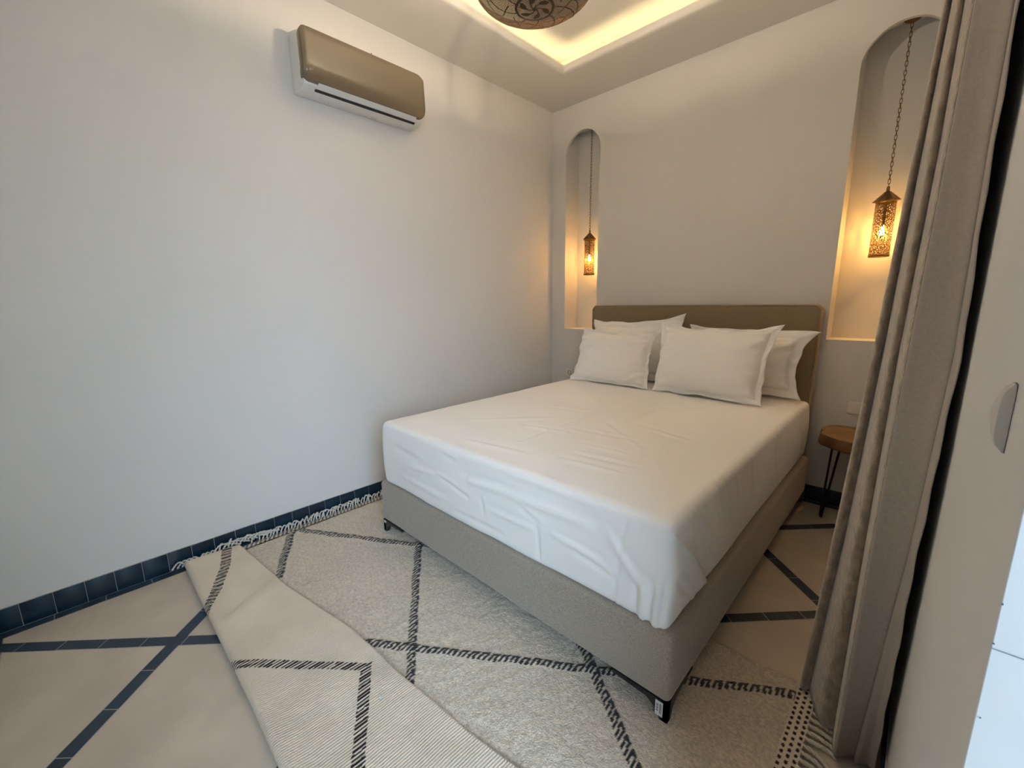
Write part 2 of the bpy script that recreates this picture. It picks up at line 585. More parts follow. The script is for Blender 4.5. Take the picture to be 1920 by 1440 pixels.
lf = bed_leg(2.221, -2.196, -1, 1)
ll = bed_leg(.479, -2.196, 1, 1)
bed_leg(2.221, -.104, -1, -1); bed_leg(.479, -.104, 1, -1)
for o, x0, x1, nm in ((lf, 2.180, 2.205, 'a'), (ll, .484, .505, 'b')):
    b = MB(); b.box(x0, x1, -2.1972, -2.196, .034 if nm == 'a' else .074, .088)
    st = b.build('sticker', m_stick, o); st['label'] = 'white printed sticker'
    if nm == 'a':
        b = MB()
        for i in range(9):
            b.box(x0 + .0035, x0 + .0105, -2.1975, -2.197, .050 + i * .0034, .050 + i * .0034 + (.0012 if i % 3 else .0022))
        for i in range(3):
            b.box(x0 + .0145 + i * .0025, x0 + .0157 + i * .0025, -2.1975, -2.197, .044, .081)
        b.build('print', m_ink, st)

# ------------------------------------------------------------------ mattress under a fitted sheet
FR = [((.827, .528), (1.019, .543), .006, .014), ((1.087, .538), (1.281, .502), -.008, .012), ((1.105, .665), (1.18, .655), -.006, .012),
      ((1.296, .585), (1.465, .597), .008, .018), ((1.465, .597), (1.91, .61), .009, .02), ((1.446, .488), (1.658, .495), .006, .014),
      ((1.374, .525), (1.385, .459), -.005, .01), ((1.594, .565), (1.695, .53), -.005, .012), ((2.055, .68), (2.013, .34), -.008, .006),
      ((1.69, .503), (1.695, .361), -.005, .01), ((2.129, .498), (2.116, .33), .012, .011), ((2.155, .49), (2.135, .33), -.012, .010), ((2.176, .48), (2.16, .33), .014, .009),
      ((2.10, .47), (2.09, .33), -.010, .012), ((2.19, .52), (2.185, .36), -.010, .008),
      ((1.863, .485), (1.994, .453), -.006, .014), ((1.203, .394), (1.485, .398), -.006, .014), ((1.767, .509), (1.951, .493), .006, .014), ((2.0, .60), (2.13, .45), .007, .018),
      ((.70, .60), (.90, .58), -.005, .02), ((.75, .44), (1.1, .43), .004, .02), ((1.5, .66), (1.9, .665), -.004, .02)]
RG = [((-2.18, .675), (-1.823, .30), .010, .008), ((-1.799, .704), (-1.707, .486), -.009, .009), ((-1.602, .66), (-1.562, .547), -.008, .008), ((-1.832, .634), (-1.802, .573), -.007, .009),
      ((-.442, .703), (-.328, .44), .006, .007), ((-2.04, .677), (-1.962, .499), -.007, .012), ((-1.953, .652), (-1.879, .48), .006, .012), ((-1.75, .69), (-1.66, .5), .008, .012),
      ((-2.15, .5), (-2.0, .34), -.008, .014), ((-2.12, .42), (-1.98, .34), .007, .012), ((-1.4, .68), (-1.36, .45), -.005, .015), ((-1.0, .68), (-.95, .45), .004, .02)]
TP = [((1.35, -1.276), (1.364, -1.949), -.006, .013), ((1.123, -1.34), (1.299, -1.304), -.004, .02), ((1.657, -1.915), (1.913, -1.885), -.006, .016), ((1.633, -1.8), (1.814, -1.792), .006, .016),
      ((1.668, -2.006), (1.879, -1.987), .006, .018), ((1.243, -1.757), (1.453, -1.717), .005, .018), ((1.673, -1.378), (1.971, -1.45), .004, .02), ((1.584, -1.324), (1.589, -1.019), -.004, .014),
      ((1.173, -2.1), (1.454, -2.06), .005, .02), ((1.748, -.417), (2.206, -.482), .005, .008), ((1.45, -1.62), (1.75, -1.60), -.005, .016), ((1.5, -1.45), (1.85, -1.70), .004, .02),
      ((.9, -1.9), (1.3, -1.5), .003, .03), ((.8, -1.2), (1.3, -1.1), .003, .02)]


def ridges(u, v, L):
    h = np.zeros_like(u)
    for a, c, amp, w in L:
        d, t, s, Ln = seg_dist(u, v, a, c)
        e = np.clip(np.minimum(t, Ln - t) / (.3 * Ln), -1, 1) * .5 + .5
        w = w * .8
        h += amp * .95 * np.exp(-(d / w) ** 2) * (0.25 + .75 * e) - amp * .35 * np.exp(-((s - 1.8 * w) / w) ** 2 - (np.maximum(d - 2.6 * w, 0) / w) ** 2)
    return h


def sheet_disp(P, N):
    x, y, z = P[..., 0], P[..., 1], P[..., 2]
    top, front, right = np.clip(N[..., 2], 0, 1), np.clip(-N[..., 1], 0, 1), np.clip(N[..., 0], 0, 1)
    h = top * (ridges(x, y, TP) + .004 * vn(x * 2.3, y * 2.3, 1) + .0025 * vn(x * 7 + y * 3, y * 9, 4))
    h += front * (ridges(x, z, FR) + .007 * vn(x * 3.3 + z * 3, z * 7, 5) + .003 * vn(x * 11 + z * 6, z * 14 - x * 5, 8))
    h += right * (ridges(y, z, RG) + .006 * vn(y * 3, z * 6, 6) + .003 * vn(y * 10 - z * 5, z * 9, 9))
    # mitred corner of the sheet folded round onto the right side: a raised layer that stops at a slanting free edge
    fa, fc = (-2.185, .690), (-1.815, .285)
    fl = math.hypot(fc[0] - fa[0], fc[1] - fa[1])
    fs = ((y - fa[0]) * (fc[1] - fa[1]) - (z - fa[1]) * (fc[0] - fa[0])) / fl     # > 0 on the corner side
    ft = ((y - fa[0]) * (fc[0] - fa[0]) + (z - fa[1]) * (fc[1] - fa[1])) / fl / fl
    h += np.clip(N[..., 0], 0, 1) * .013 * sm(-.004, .004, fs) * (1 - .75 * sm(.01, .16, fs)) * sm(.05, .5, ft) * (z < .7)
    side = np.clip(1 - np.abs(N[..., 2]), 0, 1)
    bulge = .012 * np.sin(np.clip((z - .33) / .38, 0, 1) * PI)
    h += side * (bulge - .008)
    # gathered corner pulls in and droops at the near right bottom
    Q = P + N * h[..., None]
    # soft crown: edges lower than the middle, edge line slightly wavy
    ex = np.minimum(np.minimum(x - .52, 2.2 - x), y + 2.2)
    Q[..., 2] -= .012 * (1 - sm(0, .25, ex)) * sm(.40, .70, z)
    hem = 1 - sm(.325, .40, z)
    near = np.exp(-((x - 2.19) / .12) ** 2 - ((y + 2.19) / .14) ** 2)
    Q[..., 2] += hem * (.006 * vn(x * 6 + y * 6, x * 0, 11)) - hem * near * .012
    return Q


mattress = empty('mattress', (1.36, -1.15, .338), 'thick mattress made up with a creased white fitted sheet', 'mattress')
rbox(.522, 2.205, -2.205, -.104, .3372, .716, .040, .0095, sheet_disp).build('fitted_sheet', m_sheet, mattress, weld=True)
# ------------------------------------------------------------------ pillows
def pillow(label, BL, BR, TL, TR, th, pull=(.03, .03, .02, .02), seed=0, ears=None, border=.055):
    """four corners, plump middle, flat flange with wavy edge; pull = how far top, bottom, left, right edges draw in"""
    root = empty('pillow', tuple((Vector(BL) + Vector(BR)) / 2), label, 'pillow', 'pillows on the bed')
    BL, BR, TL, TR = (np.array(q, float) for q in (BL, BR, TL, TR))
    nrm = np.cross(BR - BL, TL - BL); nrm /= np.linalg.norm(nrm)     # points to the foot of the bed
    if nrm[1] > 0: nrm = -nrm
    wdt = np.linalg.norm(BR - BL); hgt = np.linalg.norm(TL - BL)
    ux = (BR - BL) / wdt; uz = (TL - BL) / hgt
    bu, bv = 2 * border / wdt, 2 * border / hgt
    us = np.concatenate([np.linspace(-1, -1 + bu, 6)[:-1], np.linspace(-1 + bu, 1 - bu, 49), np.linspace(1 - bu, 1, 6)[1:]])
    vs = np.concatenate([np.linspace(-1, -1 + bv, 6)[:-1], np.linspace(-1 + bv, 1 - bv, 39), np.linspace(1 - bv, 1, 6)[1:]])
    U, V = np.meshgrid(us, vs, indexing='ij')

    def surf(side):
        a, c = (U + 1) / 2, (V + 1) / 2
        Pp = (BL[None, None] * ((1 - a) * (1 - c))[..., None] + BR * (a * (1 - c))[..., None] + TL * ((1 - a) * c)[..., None] + TR * (a * c)[..., None])
        pt, pb, pl, pr = pull
        ev = np.where(V > 0, pt, pb) * (1 - np.abs(U) ** 2.5) * np.abs(V) ** 2 * np.sign(V)
        eu = np.where(U > 0, pr, pl) * (1 - np.abs(V) ** 2.5) * np.abs(U) ** 2 * np.sign(U)
        ev = ev + .014 * vn(U * 5 + 3, V * 0 + seed, seed) * np.abs(V) ** 3
        eu = eu + .014 * vn(V * 5 + 7, U * 0 + seed, seed + 3) * np.abs(U) ** 3
        Pp = Pp - uz * ev[..., None] - ux * eu[..., None]
        ui, vi = np.clip(np.abs(U) / (1 - bu), 0, 1), np.clip(np.abs(V) / (1 - bv), 0, 1)
        t = th * ((1 - ui ** 2.6) * (1 - vi ** 2.6)) ** .48 * (1 + .10 * (-V))
        # creases radiating from corners
        wr = .010 * vn(U * 3 + V * 2, V * 4 - U * 2, seed + 5) + .005 * vn(U * 9 + V * 5, V * 9 - U * 6, seed + 6)
        edge = np.clip(ui, 0, 1) ** 4 + np.clip(vi, 0, 1) ** 4
        wr = wr + .009 * np.sin((U * 2 - V * 5) * 4 + 6 * vn(U * 2, V * 2, seed + 2)) * np.clip(edge, 0, 1) * sm(.2, .8, ui * vi + .3 * np.clip(U, 0, 1))
        t = t + wr * np.clip(t / th * 3, 0, 1)
        fl = sm(0, 1, np.maximum((np.abs(U) - (1 - bu)) / bu, (np.abs(V) - (1 - bv)) / bv).clip(0, 1))
        wav = fl * .030 * (vn(U * 4 + V * 3.1, V * 4.3 - U * 2.7, seed + 9) * 1.5)
        off = side * (t + .002) + wav
        Pp = Pp + nrm * off[..., None]
        if ears:
            for (eu_, ev_), vec in ears.items():
                w = np.clip(U * eu_, 0, 1) ** 5 * np.clip(V * ev_, 0, 1) ** 5
                Pp = Pp + np.array(vec)[None, None] * w[..., None]
        Pp[..., 2] = np.maximum(Pp[..., 2], .7185)
        return Pp
    A, B = surf(1), surf(-1)
    nu, nv = U.shape
    iu = 5; ju = 5
    mc, mf = MB(), MB()
    for Pp, fl in ((A, False), (B, True)):
        q = Pp[iu:nu - iu, ju:nv - ju]
        mc.grid(q[::-1] if fl else q)
    for Pp, fl in ((A, False), (B, True)):
        for sl in ((slice(0, iu + 1), slice(0, nv)), (slice(nu - iu - 1, nu), slice(0, nv)), (slice(iu, nu - iu), slice(0, ju + 1)), (slice(iu, nu - iu), slice(nv - ju - 1, nv))):
            q = Pp[sl]
            mf.grid(q[::-1] if fl else q)
    bord = lambda Pp: np.concatenate([Pp[:, 0], Pp[-1, 1:], Pp[-2::-1, -1], Pp[0, -2:0:-1]])
    mf.grid(np.stack([bord(A), bord(B)], 1), True, True, False)
    mc.build('cushion', m_pillow, root, weld=True)
    mf.build('flange', m_pillow, root, weld=True)
    return root


pillow('white pillow leaning on the headboard at the left, mostly hidden by the front left pillow',
       (.60, -.235, .722), (1.39, -.235, .722), (.595, -.165, 1.195), (1.385, -.205, 1.235), .075, (.035, .01, .02, .02), 2, {(-1, 1): (-.0, 0, .0), (1, 1): (.02, 0, .02)})
pillow('white pillow upright against the right end of the headboard with a flopped corner',
       (1.44, -.245, .722), (2.172, -.24, .722), (1.43, -.19, 1.175), (2.21, -.215, 1.165), .085, (.02, .012, .02, .065), 5, {(1, 1): (.012, -.035, -.012)})
pillow('smaller white pillow in front on the left half of the bed, leaning back',
       (.615, -.535, .722), (1.292, -.53, .722), (.625, -.375, 1.135), (1.265, -.385, 1.125), .085, (.025, .01, .025, .025), 8, {(-1, 1): (-.008, 0, .012), (1, 1): (.004, .0, .008)}, border=.022)
pillow('largest front white pillow at the middle right of the bed with pointed ears',
       (1.315, -.51, .722), (2.03, -.57, .722), (1.30, -.37, 1.20), (2.045, -.38, 1.195), .105, (.045, .01, .02, .03), 11, {(1, 1): (.015, 0, .005), (-1, 1): (-.004, .0, .012)}, border=.032)


# ------------------------------------------------------------------ rug
rug = empty('rug', (1.3, -2.4, 0), 'cream shaggy wool rug with black diamond lines, near edge folded over to its woven back', 'rug')
PL = [((.057, -2.572), (.771, -2.155)), ((.771, -2.155), (1.492, -2.676)), ((1.10, -2.76), (2.493, -1.795)), ((1.911, -2.165), (2.45, -2.55)), ((.057, -2.572), (.506, -2.793)),
      ((.771, -2.155), (1.35, -1.74)), ((1.911, -2.165), (1.3, -1.74))]


def flap_edge(x):
    return np.interp(x, [0, .102, .585, 1.104, 1.467, 1.77, 2.0, 2.6], [-2.85, -2.835, -2.792, -2.70, -2.678, -2.648, -2.612, -2.53])


def set_attr(o, name, vals):
    a = o.data.attributes.new(name, 'FLOAT', 'POINT')
    a.data.foreach_set('value', np.asarray(vals, np.float32).ravel())


# pile side, lying face up
xs = np.arange(.075, 2.5001, .0045); ys = np.arange(-3.07, -1.7199, .0045)
X, Y = np.meshgrid(xs, ys, indexing='ij')
pz = .020 + .004 * vn(X * 48, Y * 48, 1) + .0025 * vn(X * 110, Y * 110, 2) + .003 * vn(X * 16, Y * 16, 3)
pz += .005 * vn(X * 4, Y * 4, 4)
edge = np.minimum.reduce([X - .075, 2.50 - X, -1.72 - Y])
pz = np.where(edge < .03, .006 + (pz - .006) * np.clip(edge / .03, 0, 1) ** .5, pz)
ink = np.zeros_like(X)
for a, c in PL:
    d, t, s, Ln = seg_dist(X, Y, a, c)
    slope = (c[1] - a[1]) / (c[0] - a[0])
    dyl = Y - (a[1] + (X - a[0]) * slope) + .008 * vn(t * 18, t * 0, 7)
    w = .021 + .007 * vn(t * 9, t * 0 + 3, 8)
    ph = (X + .004 * vn(t * 40, dyl * 60, 9) + .12 * dyl) / .0165
    pi_ = np.floor(ph); fr = ph - pi_
    cap = (dyl > .35 * w) & (np.mod(pi_, 2) < 1)
    dash = (fr < .60) | cap
    on = (d < w + .03) & (np.abs(dyl) < w) & (X > min(a[0], c[0]) - .01) & (X < max(a[0], c[0]) + .01) & dash
    ink = np.maximum(ink, on.astype(float))
    pz += .006 * np.exp(-(d / .02) ** 2)
under = flap_edge(X)
pz = np.where(Y < under - .01, np.minimum(pz, .012), np.where(Y < under + .03, pz - .006 * (1 - (Y - under + .01) / .04), pz))
mb = MB(); mb.grid(np.stack([X, Y, pz], -1))
o = mb.build('pile', m_pile, rug); set_attr(o, 'ink', ink)

# flat edge band with rows of black dots at each end
def band(x0, x1, z, y0, y1):
    xs = np.arange(x0, x1 + .001, .003); ys = np.arange(y0, y1, .003)
    X, Y = np.meshgrid(xs, ys, indexing='ij')
    Z = z + .002 * vn(X * 90, Y * 90, 5)
    ik = np.zeros_like(X)
    for r_ in range(3):
        xc = x0 + (x1 - x0) * (.17 + .33 * r_)
        ph = (Y + .006 * r_) / .0235
        fr = np.abs(ph - np.floor(ph) - .5)
        ik = np.maximum(ik, ((np.abs(X - xc) / .0052) ** 2 + (fr / .30) ** 2 < 1).astype(float))
    m_ = MB(); m_.grid(np.stack([X, Y, Z], -1))
    ob = m_.build('edge_band', m_weave, rug); set_attr(ob, 'ink', ik)


band(2.494, 2.548, .014, -3.05, -1.735)
band(.042, .080, .016, -3.05, -1.85)

# flap: woven back seen from above, rolling round the fold
us = np.arange(.045, 2.5, .0022)
nT = 150
arr = []; ik = []
tt = np.linspace(0, 1, nT)
Ug, Tg = np.meshgrid(us, tt, indexing='ij')
ye = flap_edge(Ug) + .006 * vn(Ug * 7, Ug * 0, 3)
yfold = -3.094 + .006 * vn(Ug * 3, Ug * 0, 5)
R0 = .022
arcl = PI * R0
flat = ye - (yfold + R0)
Ltot = arcl + flat
s_ = Tg * Ltot
ang = np.clip(s_ / R0, 0, PI)
Yf = np.where(s_ < arcl, yfold + R0 - R0 * np.sin(ang), yfold + R0 + (s_ - arcl))
Zf = np.where(s_ < arcl, .004 + R0 - R0 * np.cos(ang), .004 + 2 * R0)
q = np.clip((s_ - arcl) / np.maximum(flat, .01), 0, 1)
Zf = Zf - q ** 3 * .012
Zf += q * (1 - q) * 4 * .010 * (vn(Ug * 5, Yf * 6, 6)) + .004 * vn(Ug * 16, Yf * 12, 7) * sm(0, .15, q)
Zf += .012 * np.exp(-(((Ug - .62) + (Yf + 2.9) * .5) / .05) ** 2) * q * (1 - q) * 3
# ribs of the weave
rib = Ug + .010 * vn(Ug * 5, Yf * 7, 12) + .25 * np.clip(-3.02 - Yf, 0, 1)
Zf += .0014 * np.sin(rib / .0088 * 2 * PI) * sm(0, .12, Tg + .05) + .0008 * vn(Ug * 160, Yf * 160, 8)
Zf = np.where(Tg > .992, Zf - .006, Zf)
ik = np.zeros_like(Ug)
GL = [((.045, -2.905), (.23, -2.952)), ((.23, -2.952), (.437, -3.036)), ((.437, -3.036), (.60, -3.13)), ((.93, -3.12), (1.103, -2.966)), ((1.103, -2.966), (1.338, -2.752)), ((1.325, -2.752), (1.95, -3.13)), ((2.3, -3.1), (1.97, -2.75))]
for a, c in GL:
    d, t, s, Ln = seg_dist(Ug, Yf, a, c)
    slope = (c[1] - a[1]) / (c[0] - a[0])
    dyl = Yf - (a[1] + (Ug - a[0]) * slope)
    ph = (Ug + .0015 * vn(Ug * 200, Yf * 60, 3)) / .0125
    fr = ph - np.floor(ph)
    on = (np.abs(dyl) < .023 + .004 * vn(Ug * 120, Ug * 0, 4)) & (Ug > min(a[0], c[0])) & (Ug < max(a[0], c[0])) & (fr < .56)
    ik = np.maximum(ik, on.astype(float))
mb = MB(); mb.grid(np.stack([Ug, Yf, Zf], -1)[:, ::-1])
o = mb.build('folded_back', m_weave, rug); set_attr(o, 'ink', ik[:, ::-1]); o['label'] = 'folded over woven back of the rug with black hatched lines'
b = MB()
for _ in range(7):
    p = Vector((1.490 + random.uniform(-.004, .004), -2.785 + random.uniform(-.004, .004), .0465 + random.uniform(0, .003)))
    b.tube([p, p + Vector((random.uniform(-.005, .005), random.uniform(-.005, .005), .003))], .0018, 5)
tag(b.build('lint', m_stick), 'tiny tuft of white lint lying on the folded over rug edge', 'lint')


# fringe
def tassel(pts, r=.0042):
    mb = MB()
    pts = [Vector(p) for p in pts]
    fine = []
    for i in range(len(pts) - 1):
        p0, p1, p2, p3 = pts[max(i - 1, 0)], pts[i], pts[i + 1], pts[min(i + 2, len(pts) - 1)]
        for k in range(6):
            t = k / 6
            fine.append(.5 * ((2 * p1) + (p2 - p0) * t + (2 * p0 - 5 * p1 + 4 * p2 - p3) * t * t + (3 * p1 - p0 - 3 * p2 + p3) * t ** 3))
    fine.append(pts[-1])
    k = len(fine)
    # two plies twisted round each other
    for ph in (0, PI):
        mb.tube([p + Vector((0, math.cos(i * 1.1 + ph), math.sin(i * 1.1 + ph))) * r * .55 for i, p in enumerate(fine)], [r * (.75 if i < k - 2 else .95) for i in range(k)], 5)
    return mb.build('tassel', m_yarn, rug)


y = -3.10
i = 0
while y < -1.95 and i < 62:
    lean = random.uniform(.015, .05)
    ln = random.uniform(.028, .044)
    hgt = random.uniform(.012, .03)
    if -2.98 < y < -2.76 and i % 2:   # long clump lying along the wall
        pts = [(.052, y, .05), (.034, y + .03, .058 + .014 * random.random()), (.02 + .012 * random.random(), y + .075, .052), (.026 + .014 * random.random(), y + .125 + .02 * random.random(), .034)]
    elif y < -2.98:
        s2 = -1 if y < -3.03 else 1
        pts = [(.05, y, .047), (.032, y + .012 * s2, .050), (.02, y + .028 * s2, .034), (.016, y + .042 * s2, .014)]
    else:
        z0 = .024 if y > -2.82 else .05
        pts = [(.055, y, z0), (.036, y + lean * .4, z0 + hgt * .7), (.022, y + lean * .9, z0 + hgt), (.017 + random.uniform(0, .01), y + lean + random.uniform(-.01, .03), max(.008, z0 + hgt * random.uniform(-.3, .9)))]
    pts = [(max(p[0], .0165), p[1], p[2]) for p in pts]
    tassel(pts)
    y += random.uniform(.014, .024); i += 1
y = -2.14
for k in range(14):
    ln = .075 + random.uniform(-.01, .01)
    dy = random.uniform(-.02, .01)
    tassel([(2.546, y, .013), (2.546 + ln * .4, y + dy * .3, .014), (2.546 + ln * .75, y + dy, .010), (2.546 + ln, y + dy * 1.4 + random.uniform(-.006, .006), .007)], .0055)
    y += .0285

# ------------------------------------------------------------------ bedside table
tb = empty('side_table', (2.475, -.215, 0), 'small round live edge wooden table on black hairpin legs right of the bed', 'table')
b = MB(); rm = MB()
n = 72
cx, cy = 2.475, -.225


def rad(a): return .205 + .010 * math.sin(3 * a + .7) + .008 * math.sin(5 * a + 2) + .004 * math.sin(9 * a)


zt, zbm = .562, .497
ring = lambda k, z: [(cx + k * rad(2 * PI * j / n) * math.cos(2 * PI * j / n), cy + k * rad(2 * PI * j / n) * math.sin(2 * PI * j / n), z) for j in range(n)]
b.grid([ring(k, zt) for k in (.001, .3, .6, .85, .95)] + [ring(.965, zt - .001)], True, False, True)
rm.grid([ring(.965, zt - .001), ring(.975, zt - .006), ring(1.0, zt - .03), ring(1.01, zbm + .012), ring(.99, zbm), ring(.001, zbm)], True, False, True)
tp = b.build('tabletop', m_wood, tb)
rm.build('rim', m_bark, tp)
for a in (205, 325, 85):
    a = math.radians(a)
    b = MB()
    foot = Vector((cx + .155 * math.cos(a), cy + .155 * math.sin(a), .008))
    if abs(a - math.radians(205)) < .01: foot = Vector((2.34, -.243, .008))
    rd = Vector((math.cos(a), math.sin(a), 0)); tn = Vector((-rd.y, rd.x, 0))
    t1 = foot - rd * .035 + tn * .055 + Vector((0, 0, zbm - .012)); t2 = foot - rd * .035 - tn * .055 + Vector((0, 0, zbm - .012))
    arcp = [foot + tn * (.012 * math.cos(q)) + Vector((0, 0, .012 - .012 * math.sin(q))) for q in np.linspace(0, PI, 7)]
    b.tube([t1] + arcp + [t2], .006, 8)
    b.tube([t1 + Vector((0, 0, .008)), t2 + Vector((0, 0, .008))], .006, 8)
    b.build('leg', m_iron, tb)

# ------------------------------------------------------------------ air conditioner
ac = empty('air_conditioner', (0, -1.9, 2.48), 'champagne fronted split air conditioner mounted high on the left wall', 'air conditioner')
Y0a, Y1a = -2.287, -1.545
prof = [(.002, 2.487), (.06, 2.480), (.115, 2.484), (.146, 2.500), (.158, 2.53), (.160, 2.60), (.158, 2.69), (.150, 2.735), (.12, 2.762), (.06, 2.778), (.002, 2.790)]


def loft(prof, ya, yb, name, m, par, ins=.012):
    mb = MB()
    c = np.mean(prof, axis=0)
    rows = []
    for yy, k in ((ya, ins), (ya + ins * .3, ins * .3), (ya + ins, 0), (yb - ins, 0), (yb - ins * .3, ins * .3), (yb, ins)):
        rows.append([(max(.002, px + (c[0] - px) / max(np.hypot(c[0] - px, c[1] - pz), .01) * k), yy, pz + (c[1] - pz) / max(np.hypot(c[0] - px, c[1] - pz), .01) * k) for px, pz in prof])
    mb.grid(rows, True, False, True)
    nn = len(prof)
    base = 0
    mb.f.append(tuple(range(nn))); mb.sm.append(False)
    mb.f.append(tuple(range(5 * nn, 6 * nn))[::-1]); mb.sm.append(False)
    o = mb.build(name, m, par, weld=True)
    o.data.set_sharp_from_angle(angle=math.radians(35))
    return o


body = loft(prof, Y0a, Y1a, 'body', m_acw, ac)
# front panel: rounded rectangle bulging outwards, curled in at its lower edge
pc = (-1.921, 2.637); hw, hh, rc = .3755, .128, .035
out = []
for qx, qy, a0 in ((1, 1, 0), (-1, 1, 90), (-1, -1, 180), (1, -1, 270)):
    for k in range(9):
        a = math.radians(a0 + 90 * k / 8)
        out.append((qx * (hw - rc) + rc * math.cos(a), qy * (hh - rc) + rc * math.sin(a)))
dense = []
for i in range(len(out)):
    p, q_ = out[i], out[(i + 1) % len(out)]
    m_ = max(1, int(math.hypot(q_[0] - p[0], q_[1] - p[1]) / .02))
    for k in range(m_): dense.append((p[0] + (q_[0] - p[0]) * k / m_, p[1] + (q_[1] - p[1]) * k / m_))


def px_(dz):
    return .1955 - .05 * dz - .032 * np.clip((-.055 - dz) / .073, 0, 1) ** 2.2 - .012 * sm(.09, .13, dz)


rows = []
for k in (.0, .2, .35, .45, .55, .62, .69, .75, .80, .85, .89, .92, .945, .965, .98, .99, 1.0):
    rows.append([(px_(dz * k) - .010 * sm(.95, 1.0, k), pc[0] + dy * k, pc[1] + dz * k) for dy, dz in dense])
rows.append([(max(.12, px_(dz) - .055), pc[0] + dy * .998, pc[1] + dz * .985) for dy, dz in dense])
mb = MB(); mb.grid(rows, True, False, True)
mb.build('front_panel', m_acp, ac)
b = MB(); b.quad((.140, -2.205, 2.4935), (.140, -1.60, 2.4935), (.128, -1.60, 2.4855), (.128, -2.205, 2.4855))
loft([(.121, 2.4835), (.1345, 2.4915), (.130, 2.498), (.117, 2.490)], -2.222, -1.592, 'outlet_slot', m_dark, ac, .002)
loft([(.139, 2.494), (.168, 2.512), (.166, 2.519), (.136, 2.500)], -2.215, -1.60, 'louver', m_acw, ac, .002)
for yy in (-2.12, -1.82):
    b = MB(); b.lathe([(0, 0), (.011, 0), (.011, -.004), (.0, -.006)], 12, (.03, yy, 2.4835))
    b.build('screw_cap', m_plate, ac)
b = MB(); b.tube([(.10, -1.86, 2.765), (.11, -1.86, 2.795), (.118, -1.862, 2.797)], .003, 6)
b.build('wire_tip', m_black, ac)

# ------------------------------------------------------------------ niche lanterns


def link_chain(mb, p0, p1, L=.030, w=.0055, r=.0018):
    p0, p1 = Vector(p0), Vector(p1)
    n = int((p0 - p1).length / (L * .78))
    for i in range(n):
        c = p0.lerp(p1, (i + .5) / n)
        st = (p0 - p1).length / n
        a = i * PI / 2 + .35 * math.sin(i * 1.7)
        ax = Vector((math.cos(a), math.sin(a), 0))
        hl = st * .62
        pts = []
        for k in range(12):
            t = 2 * PI * k / 12
            pts.append(c + ax * (w * math.cos(t)) + Vector((0, 0, 1)) * ((hl - w) * (1 if math.sin(t) > 0.01 else -1 if math.sin(t) < -.01 else 0) + w * math.sin(t)))
        mb.tube(pts, r, 5, closed=True)


def lantern(x, y, label, ztop):
    root = empty('pendant_lantern', (x, y, 1.59), label, 'lantern', 'pierced lanterns in the niches')
    b = MB(); b.lathe([(0, ztop - .030), (.012, ztop - .028), (.034, ztop - .016), (.042, ztop - .004), (.042, ztop + .0215)], 24, (x, y, 0)); b.build('canopy', m_brass, root)
    b = MB(); link_chain(b, (x, y, ztop - .028), (x, y, 1.975)); b.build('chain', m_brass, root)
    b = MB()
    b.lathe([(.0045, 1.985), (.0075, 1.980), (.008, 1.962), (.010, 1.955), (.014, 1.955), (.064, 1.905), (.065, 1.902), (.056, 1.905), (.012, 1.948)], 6, (x, y, 0), False)
    b.build('cap', m_brass, root)
    b = MB(); R = .047; n = 6
    # softly six sided pierced tube
    P = []
    for z in np.linspace(1.600, 1.903, 16):
        P.append([(x + R * (1 + .03 * math.cos(6 * t)) * math.cos(t), y + R * (1 + .03 * math.cos(6 * t)) * math.sin(t), z) for t in np.linspace(0, 2 * PI, 49)])
    b.grid(P)
    o = b.build('shade', m_shade, root)
    me = o.data; uv = me.uv_layers.new(name='UVMap')
    for pl in me.polygons:
        ts = [math.atan2(me.vertices[me.loops[l].vertex_index].co.y - y, me.vertices[me.loops[l].vertex_index].co.x - x) for l in pl.loop_indices]
        if max(ts) - min(ts) > PI: ts = [t + 2 * PI if t < 0 else t for t in ts]
        for l, t in zip(pl.loop_indices, ts):
            uv.data[l].uv = (t * R / .0080, me.vertices[me.loops[l].vertex_index].co.z / .0080)
    b = MB(); b.lathe([(.044, 1.588), (.050, 1.588), (.050, 1.604), (.048, 1.604), (.046, 1.592)], 24, (x, y, 0)); b.build('base_band', m_brass, root)
    b = MB(); b.lathe([(.047, 1.895), (.0495, 1.895), (.0495, 1.906)], 24, (x, y, 0)); b.build('top_band', m_brass, root)
    b = MB(); b.lathe([(0, -.017), (.008, -.015), (.0125, -.006), (.0125, .002), (.010, .012), (.007, .022), (.007, .04), (0, .041)], 16, (x, y, 1.728)); b.build('bulb', m_bulb, root)
    b = MB(); b.tube([(x, y, 1.77), (x, y, 1.955)], .007, 8); b.build('socket', m_brass, root)
    l = bpy.data.lights.new('lantern_light', 'POINT'); l.energy = 19; l.color = (1.0, .48, .107); l.shadow_soft_size = .018
    lo = bpy.data.objects.new('lantern_light', l); C.objects.link(lo); lo.location = (x, y, 1.726); lo.parent = root; lo.matrix_parent_inverse = Matrix.Translation(-root.location)
    return root


lantern(.366, .085, 'pierced brass lantern on a chain in the left niche by the corner', 2.846)
lantern(2.414, .09, 'pierced brass lantern on a chain in the right niche beside the curtain', 2.846)

# ------------------------------------------------------------------ ceiling lamp
lx, ly, lz, la, lb = 1.367, -1.842, 2.60, .2445, .089
lp = empty('ceiling_lamp', (lx, ly, lz), 'lens shaped pierced brass lamp hanging under the lit raised ceiling', 'lamp')


def dome(sgn, k=1.0):
    P = []
    for t in np.linspace(.004, PI / 2, 22):
        P.append([(lx + k * la * math.sin(t) * math.cos(a), ly + k * la * math.sin(t) * math.sin(a), lz + sgn * k * lb * math.cos(t)) for a in np.linspace(0, 2 * PI, 65)[:-1]])
    m_ = MB(); m_.grid(P, True, False, True)
    return m_


